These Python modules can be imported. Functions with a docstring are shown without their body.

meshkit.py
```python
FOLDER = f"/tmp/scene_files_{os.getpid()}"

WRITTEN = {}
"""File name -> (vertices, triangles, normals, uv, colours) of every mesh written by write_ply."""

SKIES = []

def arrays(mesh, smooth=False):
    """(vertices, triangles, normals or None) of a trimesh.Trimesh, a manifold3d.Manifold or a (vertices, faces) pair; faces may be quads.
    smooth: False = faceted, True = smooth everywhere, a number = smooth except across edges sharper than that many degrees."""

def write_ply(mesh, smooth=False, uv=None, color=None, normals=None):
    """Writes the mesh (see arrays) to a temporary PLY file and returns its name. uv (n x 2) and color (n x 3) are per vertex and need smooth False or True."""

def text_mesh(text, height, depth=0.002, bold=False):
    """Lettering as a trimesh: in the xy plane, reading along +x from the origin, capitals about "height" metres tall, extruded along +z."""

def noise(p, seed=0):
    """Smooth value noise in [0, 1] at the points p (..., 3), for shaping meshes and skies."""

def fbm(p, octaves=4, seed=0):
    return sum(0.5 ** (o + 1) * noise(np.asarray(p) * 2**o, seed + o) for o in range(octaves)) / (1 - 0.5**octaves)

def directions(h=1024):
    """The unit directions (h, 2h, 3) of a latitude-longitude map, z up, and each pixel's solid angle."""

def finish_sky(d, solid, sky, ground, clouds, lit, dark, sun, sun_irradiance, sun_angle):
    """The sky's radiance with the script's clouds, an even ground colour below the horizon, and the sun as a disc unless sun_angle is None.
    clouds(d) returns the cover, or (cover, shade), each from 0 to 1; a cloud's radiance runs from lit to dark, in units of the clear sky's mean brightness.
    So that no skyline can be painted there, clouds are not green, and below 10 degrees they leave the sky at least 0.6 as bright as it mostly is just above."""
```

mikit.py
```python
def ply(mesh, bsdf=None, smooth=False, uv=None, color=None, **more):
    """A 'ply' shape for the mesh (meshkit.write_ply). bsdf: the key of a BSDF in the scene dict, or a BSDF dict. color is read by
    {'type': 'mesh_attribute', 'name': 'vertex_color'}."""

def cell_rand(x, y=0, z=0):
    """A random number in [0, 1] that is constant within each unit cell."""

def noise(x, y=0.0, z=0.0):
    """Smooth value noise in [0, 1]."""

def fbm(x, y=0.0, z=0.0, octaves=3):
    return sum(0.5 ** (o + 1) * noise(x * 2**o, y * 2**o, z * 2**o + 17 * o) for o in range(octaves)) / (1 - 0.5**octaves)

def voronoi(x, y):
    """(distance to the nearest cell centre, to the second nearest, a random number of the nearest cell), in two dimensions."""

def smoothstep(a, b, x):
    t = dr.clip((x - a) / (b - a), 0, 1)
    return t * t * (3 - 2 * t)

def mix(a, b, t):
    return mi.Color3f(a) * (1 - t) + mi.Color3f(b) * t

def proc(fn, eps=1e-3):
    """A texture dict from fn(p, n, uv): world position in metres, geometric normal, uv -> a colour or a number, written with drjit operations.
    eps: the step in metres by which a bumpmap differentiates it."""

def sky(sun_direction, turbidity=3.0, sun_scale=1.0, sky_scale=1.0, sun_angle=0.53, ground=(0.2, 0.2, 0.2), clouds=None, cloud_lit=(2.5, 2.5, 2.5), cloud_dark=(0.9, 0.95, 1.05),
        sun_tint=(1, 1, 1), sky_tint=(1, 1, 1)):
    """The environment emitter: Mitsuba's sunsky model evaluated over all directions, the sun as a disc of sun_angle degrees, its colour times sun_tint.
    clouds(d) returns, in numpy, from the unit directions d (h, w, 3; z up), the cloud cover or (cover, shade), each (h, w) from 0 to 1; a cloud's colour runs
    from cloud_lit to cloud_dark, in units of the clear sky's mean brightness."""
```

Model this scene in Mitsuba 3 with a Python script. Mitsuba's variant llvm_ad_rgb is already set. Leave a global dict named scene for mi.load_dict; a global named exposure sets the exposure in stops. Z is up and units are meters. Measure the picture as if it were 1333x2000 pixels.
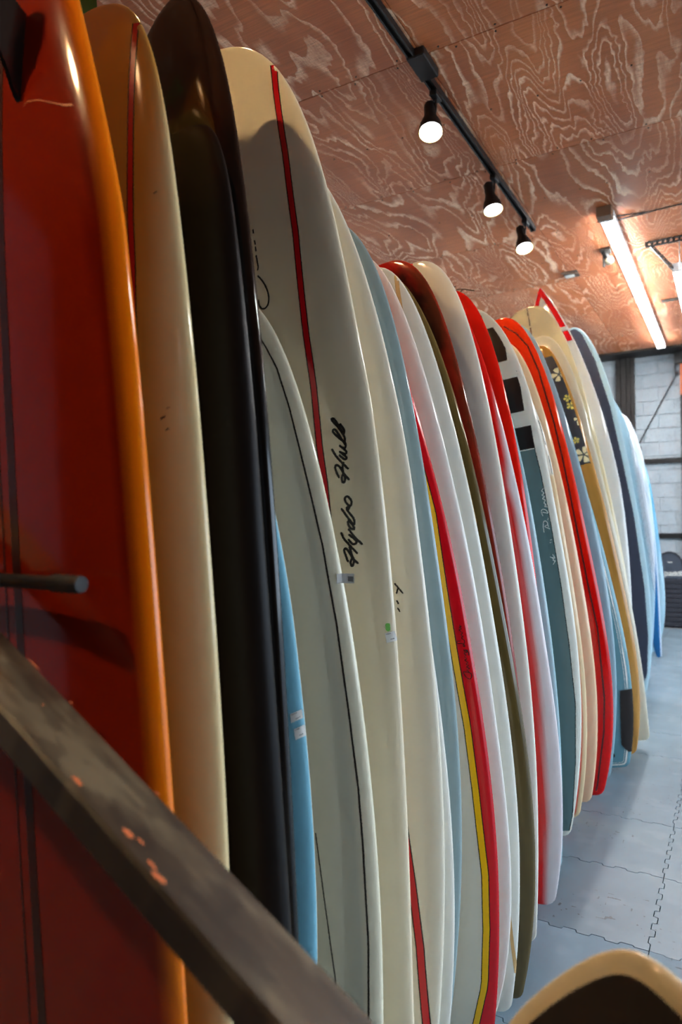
import math, random
import numpy as np
import trimesh, drjit as dr, mitsuba as mi
import mikit, meshkit
from shapely.geometry import LineString, Polygon, Point, box as sbox
from shapely.ops import unary_union
from mikit import proc, noise, fbm, cell_rand, smoothstep, mix

random.seed(7)
rng = np.random.default_rng(7)
scene, labels = {'type': 'scene'}, {}
T4 = mi.ScalarTransform4f
EYE = 1.47


def srgb(r, g, b):
    return [(v / 255 / 12.92) if v < 10.3 else ((v / 255 + .055) / 1.055) ** 2.4 for v in (r, g, b)]


# ---- camera: 24 mm lens held upright, turned 29.8 degrees to the left of the aisle and tilted 2 degrees up ------
YAW, PITCH = math.radians(29.8), math.radians(2.148)
fwd = np.array([-math.sin(YAW) * math.cos(PITCH), math.cos(YAW) * math.cos(PITCH), math.sin(PITCH)])
scene['camera'] = {'type': 'thinlens', 'fov': 2 * math.degrees(math.atan(666.5 / 1333)), 'fov_axis': 'x',
                   'aperture_radius': .0040, 'focus_distance': 2.1, 'near_clip': .02, 'far_clip': 200,
                   'to_world': T4().look_at(origin=[0, 0, EYE], target=[float(v) for v in np.array([0, 0, EYE]) + fwd], up=[0, 0, 1])}
exposure = 2.58

# ---- light: overcast daylight through the open roller door on the right, fluorescent tubes, warm track lamps ----
SKY_GAIN, TUBE_GAIN, LAMP_GAIN = 6.0, 20.0, 120.0


def overcast(d):
    return np.full(d.shape[:2], .97), np.full(d.shape[:2], .35)


scene['sky'] = mikit.sky((.5, .2, .6), turbidity=4, sun_scale=0.0, sky_scale=SKY_GAIN, clouds=overcast, cloud_lit=(.95, 1.18, 1.42), cloud_dark=(.78, 1.0, 1.26), ground=(.25, .25, .25))


# ---- helpers ----------------------------------------------------------------------------------------------------
def key_for(name):
    if name not in TAKEN:
        TAKEN[name] = 0
        return name
    TAKEN[name] += 1
    return '%s_%03d' % (name, TAKEN[name])


TAKEN = {}


def put(name, shape, parent=None, **info):
    """One entry of the scene under its own key; info: label, category, group, kind."""
    k = key_for(parent + '__' + name if parent else name)
    scene[k] = shape
    if info:
        labels[k] = {a: b for a, b in info.items() if b}
    return k


def thing(name, label, category, group=None, kind=None):
    k = key_for(name)
    labels[k] = {'label': label, 'category': category}
    if group:
        labels[k]['group'] = group
    if kind:
        labels[k]['kind'] = kind
    return k


def mesh(bsdf, *parts, smooth=30, **more):
    return mikit.ply(trimesh.util.concatenate(parts) if len(parts) > 1 else parts[0], bsdf, smooth=smooth, **more)


def bbox(lo, hi, c=.003):
    """A box with chamfered edges."""
    lo, hi = np.minimum(lo, hi), np.maximum(lo, hi)
    c = min(c, .45 * float((hi - lo).min()))
    pts = []
    for sx in (0, 1):
        for sy in (0, 1):
            for sz in (0, 1):
                p = np.where([sx, sy, sz], hi, lo).astype(float)
                d = np.where([sx, sy, sz], -c, c)
                for k in range(3):
                    q = p + d
                    q[k] = p[k]
                    pts.append(q)
    return trimesh.convex.convex_hull(np.array(pts))


def obox(a, b, w, h, c=.003, up=(0, 0, 1)):
    """A chamfered bar from a to b, w wide (sideways) and h high."""
    a, b = np.asarray(a, float), np.asarray(b, float)
    d = b - a
    L = np.linalg.norm(d)
    d /= L
    s = np.cross(d, up)
    s /= np.linalg.norm(s)
    u = np.cross(s, d)
    m = bbox([0, -w / 2, -h / 2], [L, w / 2, h / 2], c)
    M = np.eye(4)
    M[:3, 0], M[:3, 1], M[:3, 2], M[:3, 3] = d, -s, u, a
    m.apply_transform(M)
    return m


def tube(pts, r, n=10, cap=True):
    pts = np.asarray(pts, float)
    d = np.gradient(pts, axis=0)
    d /= np.linalg.norm(d, axis=1, keepdims=True)
    ref = np.array([0, 0, 1.0]) if abs(d[0][2]) < .9 else np.array([1.0, 0, 0])
    th = np.linspace(0, 2 * np.pi, n, endpoint=False)
    V = []
    for p, t in zip(pts, d):
        u = np.cross(t, ref)
        u /= np.linalg.norm(u)
        v = np.cross(t, u)
        ref = np.cross(u, t)
        V.append(p + r * (np.cos(th)[:, None] * u + np.sin(th)[:, None] * v))
    k = len(pts)
    V = np.concatenate(V + [pts[:1], pts[-1:]])
    F = []
    for i in range(k - 1):
        for j in range(n):
            a, b = i * n + j, i * n + (j + 1) % n
            F += [[a, a + n, b], [b, a + n, b + n]]
    if cap:
        for j in range(n):
            F += [[k * n, j, (j + 1) % n], [k * n + 1, (k - 1) * n + (j + 1) % n, (k - 1) * n + j]]
    m = trimesh.Trimesh(V, F, process=False)
    m.fix_normals()
    return m


def lathe(profile, axis, at, n=28):
    """profile: (radius, distance along axis) pairs."""
    m = trimesh.creation.revolve(np.array(profile, float), sections=n)
    M = trimesh.geometry.align_vectors([0, 0, 1], np.asarray(axis, float))
    M[:3, 3] = at
    m.apply_transform(M)
    return m


def catmull(p, n=8):
    p = np.asarray(p, float)
    q = np.vstack([2 * p[0] - p[1], p, 2 * p[-1] - p[-2]])
    out = []
    for i in range(1, len(q) - 2):
        for u in np.linspace(0, 1, n, endpoint=False):
            a, b, c, d = q[i - 1:i + 3]
            out.append(.5 * (2 * b + (c - a) * u + (2 * a - 5 * b + 4 * c - d) * u * u + (3 * b - a - 3 * c + d) * u ** 3))
    out.append(p[-1])
    return np.array(out)


def cut(poly):
    """Triangles of a shapely area."""
    V, F, k = [], [], 0
    for g in getattr(poly, 'geoms', [poly]):
        v, f = trimesh.creation.triangulate_polygon(g, engine='earcut')
        V.append(v)
        F.append(f + k)
        k += len(v)
    return np.concatenate(V), np.concatenate(F)


# ---- materials --------------------------------------------------------------------------------------------------
def plain(name, rgb, rough=.5, coat=0.0, metal=0.0, spec=.5, two=True):
    b = {'type': 'principled', 'base_color': rgb if isinstance(rgb, dict) else {'type': 'rgb', 'value': list(rgb)}, 'roughness': rough, 'specular': spec, 'metallic': metal}
    if coat:
        b['clearcoat'], b['clearcoat_gloss'] = coat, .985
    scene[name] = {'type': 'twosided', 'b': b} if two else b
    return name


VC = {'type': 'mesh_attribute', 'name': 'vertex_color'}
plain('gloss_resin', dict(VC), .11, 0)
plain('satin_resin', dict(VC), .40, 0, spec=.15)
plain('matte_foam', dict(VC), .65, 0)
plain('black_ink', srgb(20, 16, 14), .45, .25, spec=.2)
plain('red_paint', srgb(196, 12, 26), .2)
plain('orange_red_paint', srgb(226, 52, 24), .2)
plain('yellow_paint', srgb(236, 186, 6), .2)
plain('white_paint', srgb(232, 230, 222), .3, .6)
plain('tan_wood_inlay', srgb(196, 160, 104), .3, .6)
plain('dark_seam', srgb(58, 14, 6), .3, .6)
plain('scratch_pale', srgb(214, 128, 70), .5)
plain('label_paper', srgb(214, 212, 206), .55)
plain('label_print', srgb(120, 118, 114), .6)
plain('green_dot', srgb(120, 190, 90), .5)
plain('pad_foam', srgb(34, 28, 26), .85)
plain('pad_print_dark', srgb(40, 42, 50), .6)
plain('petal_yellow', srgb(226, 206, 96), .6)
plain('petal_cream', srgb(236, 222, 172), .6)
plain('navy_foam', srgb(40, 48, 66), .8)
plain('black_steel', srgb(20, 18, 17), .45, spec=.35)
plain('black_rubber', srgb(20, 18, 17), .6)
plain('black_plastic', srgb(22, 18, 16), .5, spec=.3)
plain('enamel_white', srgb(230, 232, 232), .35)
plain('bag_cloth', srgb(38, 40, 48), .85)
plain('bag_panel', srgb(58, 66, 78), .8)
plain('slab_concrete', srgb(120, 122, 124), .8)
plain('slab_dark', srgb(46, 34, 26), .9)
plain('wall_paint', srgb(190, 196, 200), .8)
plain('leaf_green', srgb(60, 96, 40), .5)
plain('dry_stalk', srgb(86, 58, 34), .7)
plain('brown_card', srgb(112, 86, 66), .6)
plain('rust_wood', srgb(190, 96, 50), .6)
plain('pale_bulb', srgb(240, 226, 190), .3)
plain('steel_grey', srgb(150, 154, 158), .35, metal=.7)


def ply_grain(p, n, uv):
    """Rotary-cut fir plywood: pale wandering contour lines over red-brown veneer, another figure on every sheet."""
    sx, sy = dr.floor((p.x + 4.0) / 2.44), dr.floor((p.y + 3.898) / 1.52)
    o1, o2, dense = cell_rand(sx, sy, 3) * 40, cell_rand(sx, sy, 5) * 40, cell_rand(sx, sy, 9)
    wx = p.x + .11 * (fbm(p.x * 2.4 + o1, p.y * .9 + o2, 1.0, 3) - .5) + .040 * (noise(p.x * 14, p.y * 5) - .5) + .020 * (noise(p.x * 45, p.y * 22) - .5)
    wy = p.y + .5 * (noise(p.x * 7 + o2, p.y * 1.4, 7.0) - .5) + .10 * (noise(p.x * 40, p.y * 4) - .5)
    h = .75 * fbm(wx * 1.7 + o1, wy * .30 + o2, 3.0, 3) + .55 * wx * (cell_rand(sx, sy, 2) - .2)
    c = h * (24 + 34 * dense)
    f = c - dr.floor(c)
    line = smoothstep(.0, .06, f) * (1 - smoothstep(.10, .42, f)) * (.55 + .45 * smoothstep(.3, .7, noise(p.x * 6, p.y * 2.5, 4.0)))
    fuzz = noise(p.x * 40, p.y * 190) * .5 + noise(p.x * 150, p.y * 30) * .5
    line = dr.clip(line * (.2 + 1.1 * fuzz) * (.35 + 1.1 * noise(p.x * 3.3 + o2, p.y * 2.1)), 0, 1)
    tone = .75 + .5 * fbm(p.x * .9 + o2, p.y * .7, 2.0, 2)
    base = mix(mi.Color3f(*srgb(150, 74, 38)), mi.Color3f(*srgb(196, 116, 68)), fbm(p.x * 3.2, p.y * 1.2, 5.0, 3))
    col = mix(base, mi.Color3f(*srgb(250, 214, 178)), line * .85)
    streak = .88 + .24 * noise(p.x * 7, p.y * 260)
    return col * tone * streak


scene['plywood'] = {'type': 'twosided', 'b': {'type': 'principled', 'base_color': proc(ply_grain), 'roughness': .55, 'specular': .35}}


def mat_tint(p, n, uv):
    v = fbm(p.x * 3, p.y * 3, 2.0, 4)
    scuff = smoothstep(.62, .8, fbm(p.x * 9, p.y * 9, 9.0, 3))
    speck = smoothstep(.88, .93, noise(p.x * 62, p.y * 62)) * smoothstep(.72, .8, noise(p.x * 6, p.y * 6, 3))
    c = mix(mi.Color3f(*srgb(98, 116, 127)), mi.Color3f(*srgb(118, 138, 150)), v)
    c = mix(c, mi.Color3f(*srgb(124, 138, 148)), scuff * .4)
    return mix(c, mi.Color3f(*srgb(60, 62, 62)), speck * .7)


scene['mat_foam'] = {'type': 'twosided', 'b': {'type': 'principled', 'base_color': proc(mat_tint), 'roughness': .42, 'specular': .5}}


def mat_weave(p, n, uv):
    return .5 + .25 * dr.sin((p.x + p.y) * 820) + .25 * dr.sin((p.x - p.y) * 820)


def mat_tint_ribbed(p, n, uv):
    return mat_tint(p, n, uv) * (1.25 + .40 * mat_weave(p, n, uv))


scene['mat_foam_ribbed'] = {'type': 'twosided', 'b': {'type': 'bumpmap', 't': proc(mat_weave), 'scale': .0008, 'b': {'type': 'principled', 'base_color': proc(mat_tint_ribbed), 'roughness': .5, 'specular': .3}}}


def block_tint(p, n, uv):
    v = fbm(p.x * 4, p.z * 4, 2.0, 3)
    pit = smoothstep(.72, .8, noise(p.x * 60, p.z * 60))
    return mix(mi.Color3f(*srgb(164, 176, 184)), mi.Color3f(*srgb(184, 194, 200)), v) * (1 - .18 * pit)


scene['painted_block'] = {'type': 'twosided', 'b': {'type': 'principled', 'base_color': proc(block_tint), 'roughness': .75, 'specular': .3}}


def beam_tint(p, n, uv):
    v = fbm(p.x * 40, p.y * 40, p.z * 2.2, 3)
    return mix(mi.Color3f(*srgb(12, 9, 7)), mi.Color3f(*srgb(34, 26, 20)), v)


scene['dark_beam'] = {'type': 'twosided', 'b': {'type': 'principled', 'base_color': proc(beam_tint), 'roughness': .7}}


plain('amber_glow_paint', srgb(226, 150, 60), .4)  # amber colour stands in for the warm glow inside the lamp shades


def brace_tint(p, n, uv):
    """Dark painted timber, rubbed paler along the top, chipped to orange in a few spots along its near edge."""
    u = p.x * .870 - p.z * .492
    v = fbm(u * 9, p.y * 30, 2.0, 4)
    c = mix(mi.Color3f(*srgb(40, 31, 22)), mi.Color3f(*srgb(74, 60, 44)), v)
    c = mix(c, mi.Color3f(*srgb(120, 108, 84)), smoothstep(.5, .75, fbm(u * 6 + 3.0, p.y * 22, 8.0, 4)) * .6)
    swirl = smoothstep(.5, .62, fbm(u * 16, p.y * 40, 5.0, 3))
    return mix(c, mi.Color3f(*srgb(34, 27, 21)), swirl * .5)


scene['brace_paint'] = {'type': 'twosided', 'b': {'type': 'principled', 'base_color': proc(brace_tint), 'roughness': .38, 'specular': .5}}
plain('bare_orange_chip', srgb(205, 110, 60), .6)

LEAF0, LEAF1 = [-1.177, 0.98, 2.592], [-1.197, 0.96, 2.673]

plain('black_fin', srgb(14, 12, 11), .12)
plain('teal_paint', srgb(94, 118, 118), .2)
plain('dark_pinline', srgb(70, 6, 6), .3, .6)
plain('steel_blue_line', srgb(96, 120, 140), .4)


# ---- the building -----------------------------------------------------------------------------------------------
def ceil_z(y):
    return 4.24 + .0326 * y


TILE = .60


def tooth(u):
    k = 12
    pts, w = [], TILE / k
    for i in range(k):
        a = i * w
        hgt = .0085 if i % 2 == 0 else -.0085
        if i in (0, k - 1):
            hgt = 0 if i == 0 else hgt
        pts += [(a + (.003 if i else 0), hgt), (a + w - (.003 if i < k - 1 else 0), hgt)]
    pts[-1] = (TILE, 0)
    pts[-2] = (TILE - w, 0)
    pts[0] = (0, 0)
    return pts


E_ = tooth(0)
ring = [(x, d) for x, d in E_] + [(TILE + d, y) for y, d in E_[1:]] + [(x, TILE + d) for x, d in E_[::-1][1:]] + [(d, y) for y, d in E_[::-1][1:-1]]
tile_area = Polygon(ring).buffer(0).buffer(-.0017)
tile_mesh = trimesh.creation.extrude_polygon(tile_area, .012, engine='earcut')
tile_mesh.apply_translation([0, 0, -.012])
inner = tile_area.buffer(-.0012)
tile_ply = mikit.ply(tile_mesh, 'mat_foam', smooth=False)
tile_ply2 = mikit.ply(tile_mesh, 'mat_foam_ribbed', smooth=False)

put('floor', mesh('slab_concrete', bbox([-4.6, -3.2, -.15], [5.0, 13.2, -.0122], .002)), label='concrete slab under grey interlocking foam mats', kind='structure')
for j in range(-4, 16):
    for i in range(-3, 7):
        base = tile_ply2 if j < 0 else tile_ply
        put('mat_tile', {**base, 'to_world': T4().translate([-.283 + TILE * i, 2.70 + TILE * j, .0003 * ((i * 7 + j * 5) % 4)])}, 'floor')

# ceiling: plywood sheets nailed under dark boarding
put('ceiling', mesh('slab_dark', trimesh.convex.convex_hull(np.array([[x, y, ceil_z(y) + dz] for x in (-4.6, 5.0) for y in (-3.2, 13.2) for dz in (.016, .12)])), smooth=False), label='sloping plywood ceiling', kind='structure')
for i in range(-1, 4):
    for j in range(11):
        x0, x1 = -4.0 + 2.44 * i, -4.0 + 2.44 * (i + 1)
        y0, y1 = -3.898 + 1.52 * j, -3.898 + 1.52 * (j + 1)
        x0, x1, y0, y1 = max(x0, -4.4), min(x1, 4.95), max(y0, -3.1), min(y1, 12.40)
        if y1 - y0 < .1:
            continue
        g = .0022
        hole = i == 0 and False
        pts = [[x, y, ceil_z(y) + dz] for x in (x0 + g, x1 - g) for y in (y0 + g, y1 - g) for dz in (0, .014)]
        pts += [[x, y, ceil_z(y) - .0014] for x in (x0 + g + .002, x1 - g - .002) for y in (y0 + g + .002, y1 - g - .002)]
        put('plywood_sheet', mesh('plywood', trimesh.convex.convex_hull(np.array(pts)), smooth=False), 'ceiling')
nails = []
for y in [3.70 + 1.52 * k + d for k in range(-1, 6) for d in (-.03, .03)] + [4.45, 5.95, 7.5]:
    for x in np.arange(-2.9, 3, .3):
        nails.append(trimesh.creation.cylinder(.0055, .006, sections=6, transform=trimesh.transformations.translation_matrix([x + rng.uniform(-.05, .05), y + rng.uniform(-.008, .008), ceil_z(y) - .003])))
put('nail_heads', mesh('black_steel', *nails, smooth=False), 'ceiling', kind='stuff')

# far wall of painted concrete blocks
WY = 12.95
put('wall_back', mesh('wall_paint', bbox([-4.6, WY + .012, -.15], [5.0, WY + .25, 4.75], .002)), label='painted concrete block wall at the far end', kind='structure')
blk = mikit.ply(bbox([0, 0, 0], [.474, .03, .234], .005), 'painted_block', smooth=False)
blk_half = mikit.ply(bbox([0, 0, 0], [.234, .03, .234], .005), 'painted_block', smooth=False)
for r in range(19):
    x, first = -2.02 - (.24 if r % 2 else 0), r % 2
    while x < 3.6:
        if x > -2.3:
            put('block', {**blk, 'to_world': T4().translate([x, WY - .012 - .0008 * ((r * 3 + int(x * 10)) % 3), .004 + .24 * r])}, 'wall_back')
        x += .48
put('wall_left', mesh('wall_paint', bbox([-4.6, -3.2, -.15], [-4.42, 13.2, 4.75], .002)), label='side wall behind the row of surfboards', kind='structure')
put('wall_front', mesh('slab_dark', bbox([-4.6, -3.2, -.15], [5.0, -3.02, 4.4], .002)), label='wall behind the viewer', kind='structure')
# right wall with a wide roller door opening 
D0, D1, DH = -.2, 10.4, 3.2
put('wall_right', mesh('wall_paint', bbox([4.6, -3.2, -.15], [4.8, D0, 4.75], .002), bbox([4.6, D1, -.15], [4.8, 13.2, 4.75], .002), bbox([4.6, D0, DH], [4.8, D1, 4.75], .002), smooth=False), label='side wall with a wide open roller door', kind='structure')
put('ground', mesh('slab_concrete', bbox([4.8, -12, -.3], [40, 30, -.02], .002)), label='pale concrete yard outside the open door', kind='structure')
# dark timber edge under the ceiling at the far wall and the posts there
put('trim_1', mesh('dark_beam', bbox([-4.4, 12.405, ceil_z(12.4) - .035], [4.6, 12.47, ceil_z(12.4) + .02], .004), bbox([-4.4, 12.47, ceil_z(12.4) - .01], [4.6, WY, ceil_z(12.4) + .02], .004)), label='dark timber edge where the plywood ceiling ends', kind='structure')
k = thing('timber_post', 'rough dark timber post against the white block wall', 'post')
for a, b, dy in ((-1.735, -1.66, 0), (-1.655, -1.565, .012), (-1.56, -1.50, .004), (-1.497, -1.43, .015)):
    put('plank', mesh('dark_beam', bbox([a, WY - .13 + dy, 0], [b, WY - .017, ceil_z(12.4) - .01], .006)), k)
k = thing('wall_bracket', 'small black block bracket at the foot of the diagonal cable', 'bracket')
pl = put('plate', mesh('black_steel', bbox([-1.425, WY - .11, 2.84], [-1.345, WY - .017, 3.06], .006)), k)
put('bolt', mesh('black_steel', lathe([(0, 0), (.014, 0), (.014, .012), (0, .014)], [0, -1, 0], [-1.385, WY - .11, 2.95], 8)), pl)
for z, lab in ((2.79, 'upper black horizontal rail on the white block wall'), (1.50, 'lower black horizontal rail on the white block wall, above the bag')):
    k = thing('wall_rail', lab, 'rail', 'black rails on the block wall')
    br = put('bar', mesh('black_steel', bbox([-1.5, WY - .06, z - .045], [2.6, WY - .022, z + .045], .005)), k)
    for x in (-1.1, .2, 1.5):
        put('fixing', mesh('black_steel', lathe([(0, 0), (.012, 0), (.012, .008), (0, .010)], [0, -1, 0], [x, WY - .06, z], 8)), br)
put('steel_cable', mesh('black_steel', tube([[-.775, WY - .06, 4.255], [-1.09, WY - .05, 3.66], [-1.395, WY - .06, 3.08]], .009, 6)), label='thin steel cable running diagonally across the white block wall', category='cable')
k = thing('door_frame_post', 'post with an orange brown top and a dark head bracket at the far wall', 'post')
put('post', mesh('dark_beam', bbox([-.715, WY - .12, 0], [-.55, WY - .017, 3.89], .005)), k, label='dark lower post')
put('upper_post', mesh('rust_wood', bbox([-.715, WY - .12, 3.892], [-.55, WY - .017, 4.425], .005)), k, label='orange brown upper post')
put('head_bracket', mesh('black_steel', bbox([-.80, WY - .15, 4.43], [-.45, WY - .017, 4.64], .005), bbox([-.80, WY - .10, 4.28], [-.785, WY - .017, 4.44], .002), bbox([-.80, WY - .10, 4.27], [-.74, WY - .017, 4.285], .002)), k)

# black bag standing on the floor at the far wall, printed in white
k = thing('board_bag', 'black bag with a rounded top and white print, standing at the block wall', 'bag')
BX, BY = -.90, 12.48
arc = [(BX + .20 * math.cos(a), .98 + .25 * math.sin(a)) for a in np.linspace(0, math.pi, 25)]
flap = trimesh.creation.extrude_polygon(Polygon([(BX - .20, .78), (BX + .20, .78)] + arc), .10, engine='earcut')
flap.apply_transform(np.array([[1, 0, 0, 0], [0, 0, -1, BY + .12], [0, 1, 0, 0], [0, 0, 0, 1.0]]))
put('top_flap', mesh('bag_panel', flap), k)
rim = tube([[x, BY + .02, z] for x, z in arc], .014, 8)
put('piping', mesh('bag_cloth', rim), k)
body_rows = [bbox([BX - .26, BY - .02, .012 + .077 * r], [BX + .75, BY + .30, .012 + .077 * r + .074], .012) for r in range(10)]
put('body', mesh('bag_cloth', *body_rows), k)
bnd = put('band', mesh('bag_panel', bbox([BX - .23, BY - .01, .785], [BX + .72, BY + .24, .92], .01)), k)
tm = meshkit.text_mesh('l paddle', .075, .003, bold=True)
tm.apply_transform(np.array([[1, 0, 0, BX - .14], [0, 0, -1, BY - .0125], [0, 1, 0, .845], [0, 0, 0, 1.0]]))
put('lettering', mesh('white_paint', tm, smooth=False), bnd, label='white print reading l paddle')
put('tag', mesh('white_paint', bbox([BX - .03, BY + .012, 1.055], [BX + .04, BY + .02, 1.07], .002)), k)

# small folding stand whose foot shows past the wooden board
k = thing('display_stand', 'small pale triangular stand foot on the mats behind the wooden board', 'stand')
put('leg', mesh('white_paint', obox([-.59, 5.74, .014], [-.78, 5.88, .40], .035, .016)), k)
put('edge', mesh('tan_wood_inlay', obox([-.605, 5.72, .026], [-.78, 5.85, .36], .012, .012)), k)
put('foot', mesh('black_rubber', bbox([-.80, 5.70, .0015], [-.60, 5.76, .02], .004)), k)

# ---- lamps ------------------------------------------------------------------------------------------------------
def track_lamp(x, y, aim, lab, spot=1.0):
    z = ceil_z(y) - .05
    k = thing('track_lamp', lab, 'lamp', 'spot lamps on the ceiling track')
    aim = np.asarray(aim, float) / np.linalg.norm(aim)
    pivot = np.array([x - .035, y - .01, z - .13])
    put('bracket', mesh('black_steel', bbox([x - .025, y - .05, z - .035], [x + .025, y + .05, z], .004), tube(catmull([[x, y, z - .03], [x, y, z - .09], [x - .005, y, z - .125], pivot + [.012, 0, 0]], 5), .0075, 8)), k)
    base = pivot - aim * .06
    prof = [(0, -.035), (.026, -.034), (.037, -.022), (.039, 0), (.039, .075), (.046, .10), (.060, .135), (.072, .175), (.077, .225), (.075, .225), (.069, .175), (.056, .135), (.042, .10), (.034, .08), (0, .078)]
    sh = put('shade', mesh('black_plastic', lathe(prof, aim, base)), k)
    put('glow_lining', mesh('amber_glow_paint', lathe([(.0425, .105), (.0555, .136), (.0675, .176), (.0735, .2245), (.0722, .2245), (.0655, .176), (.053, .138), (.040, .107)], aim, base)), sh)  # thin added ring, coloured as the glow at the mouth
    put('bulb', {**mesh(None, lathe([(0, .108), (.030, .112), (.048, .14), (.058, .175), (.059, .182), (.054, .192), (.036, .202), (0, .206)], aim, base)),
                 'emitter': {'type': 'area', 'radiance': {'type': 'rgb', 'value': [LAMP_GAIN * spot * c for c in (1.0, .70, .36)]}},
                 'bsdf': {'type': 'diffuse', 'reflectance': {'type': 'rgb', 'value': [.7, .65, .55]}}}, sh)
    return k


k = thing('light_track', 'black ceiling track carrying the warm spot lamps', 'track')
TX = -1.60
put('rail', mesh('black_steel', *[trimesh.convex.convex_hull(np.array([[TX + dx, y, ceil_z(y) + dz] for dx in (a, b) for y in (-2.6, 6.50) for dz in (-.045, -.002)])) for a, b in ((-.024, -.013), (.013, .024))], trimesh.convex.convex_hull(np.array([[TX + dx, y, ceil_z(y) + dz] for dx in (-.014, .014) for y in (-2.6, 6.50) for dz in (-.02, -.002)])), smooth=False), k)
put('feed_box', mesh('black_plastic', bbox([TX - .03, 3.62, ceil_z(3.7) - .055], [TX + .085, 3.86, ceil_z(3.7) + .0], .006)), k)
put('end_cap', mesh('black_plastic', bbox([TX - .026, 6.495, ceil_z(6.5) - .048], [TX + .026, 6.51, ceil_z(6.5) - .001], .003)), k)
track_lamp(TX, 4.02, (.16, -.34, -1), 'warm black spot lamp nearest the black feed box on the ceiling track')
track_lamp(TX, 5.27, (.22, -.16, -1), 'warm black spot lamp in the middle of the three in view')
track_lamp(TX, 6.22, (.26, -.30, -1), 'warm black spot lamp at the far end of the ceiling track')
track_lamp(TX, 1.9, (.30, -.30, -1), 'warm black spot lamp on the track above the tall boards', .5)
track_lamp(TX, -.9, (.2, .85, -.85), 'warm black spot lamp on the near stretch of the ceiling track', 1.35)


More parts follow.
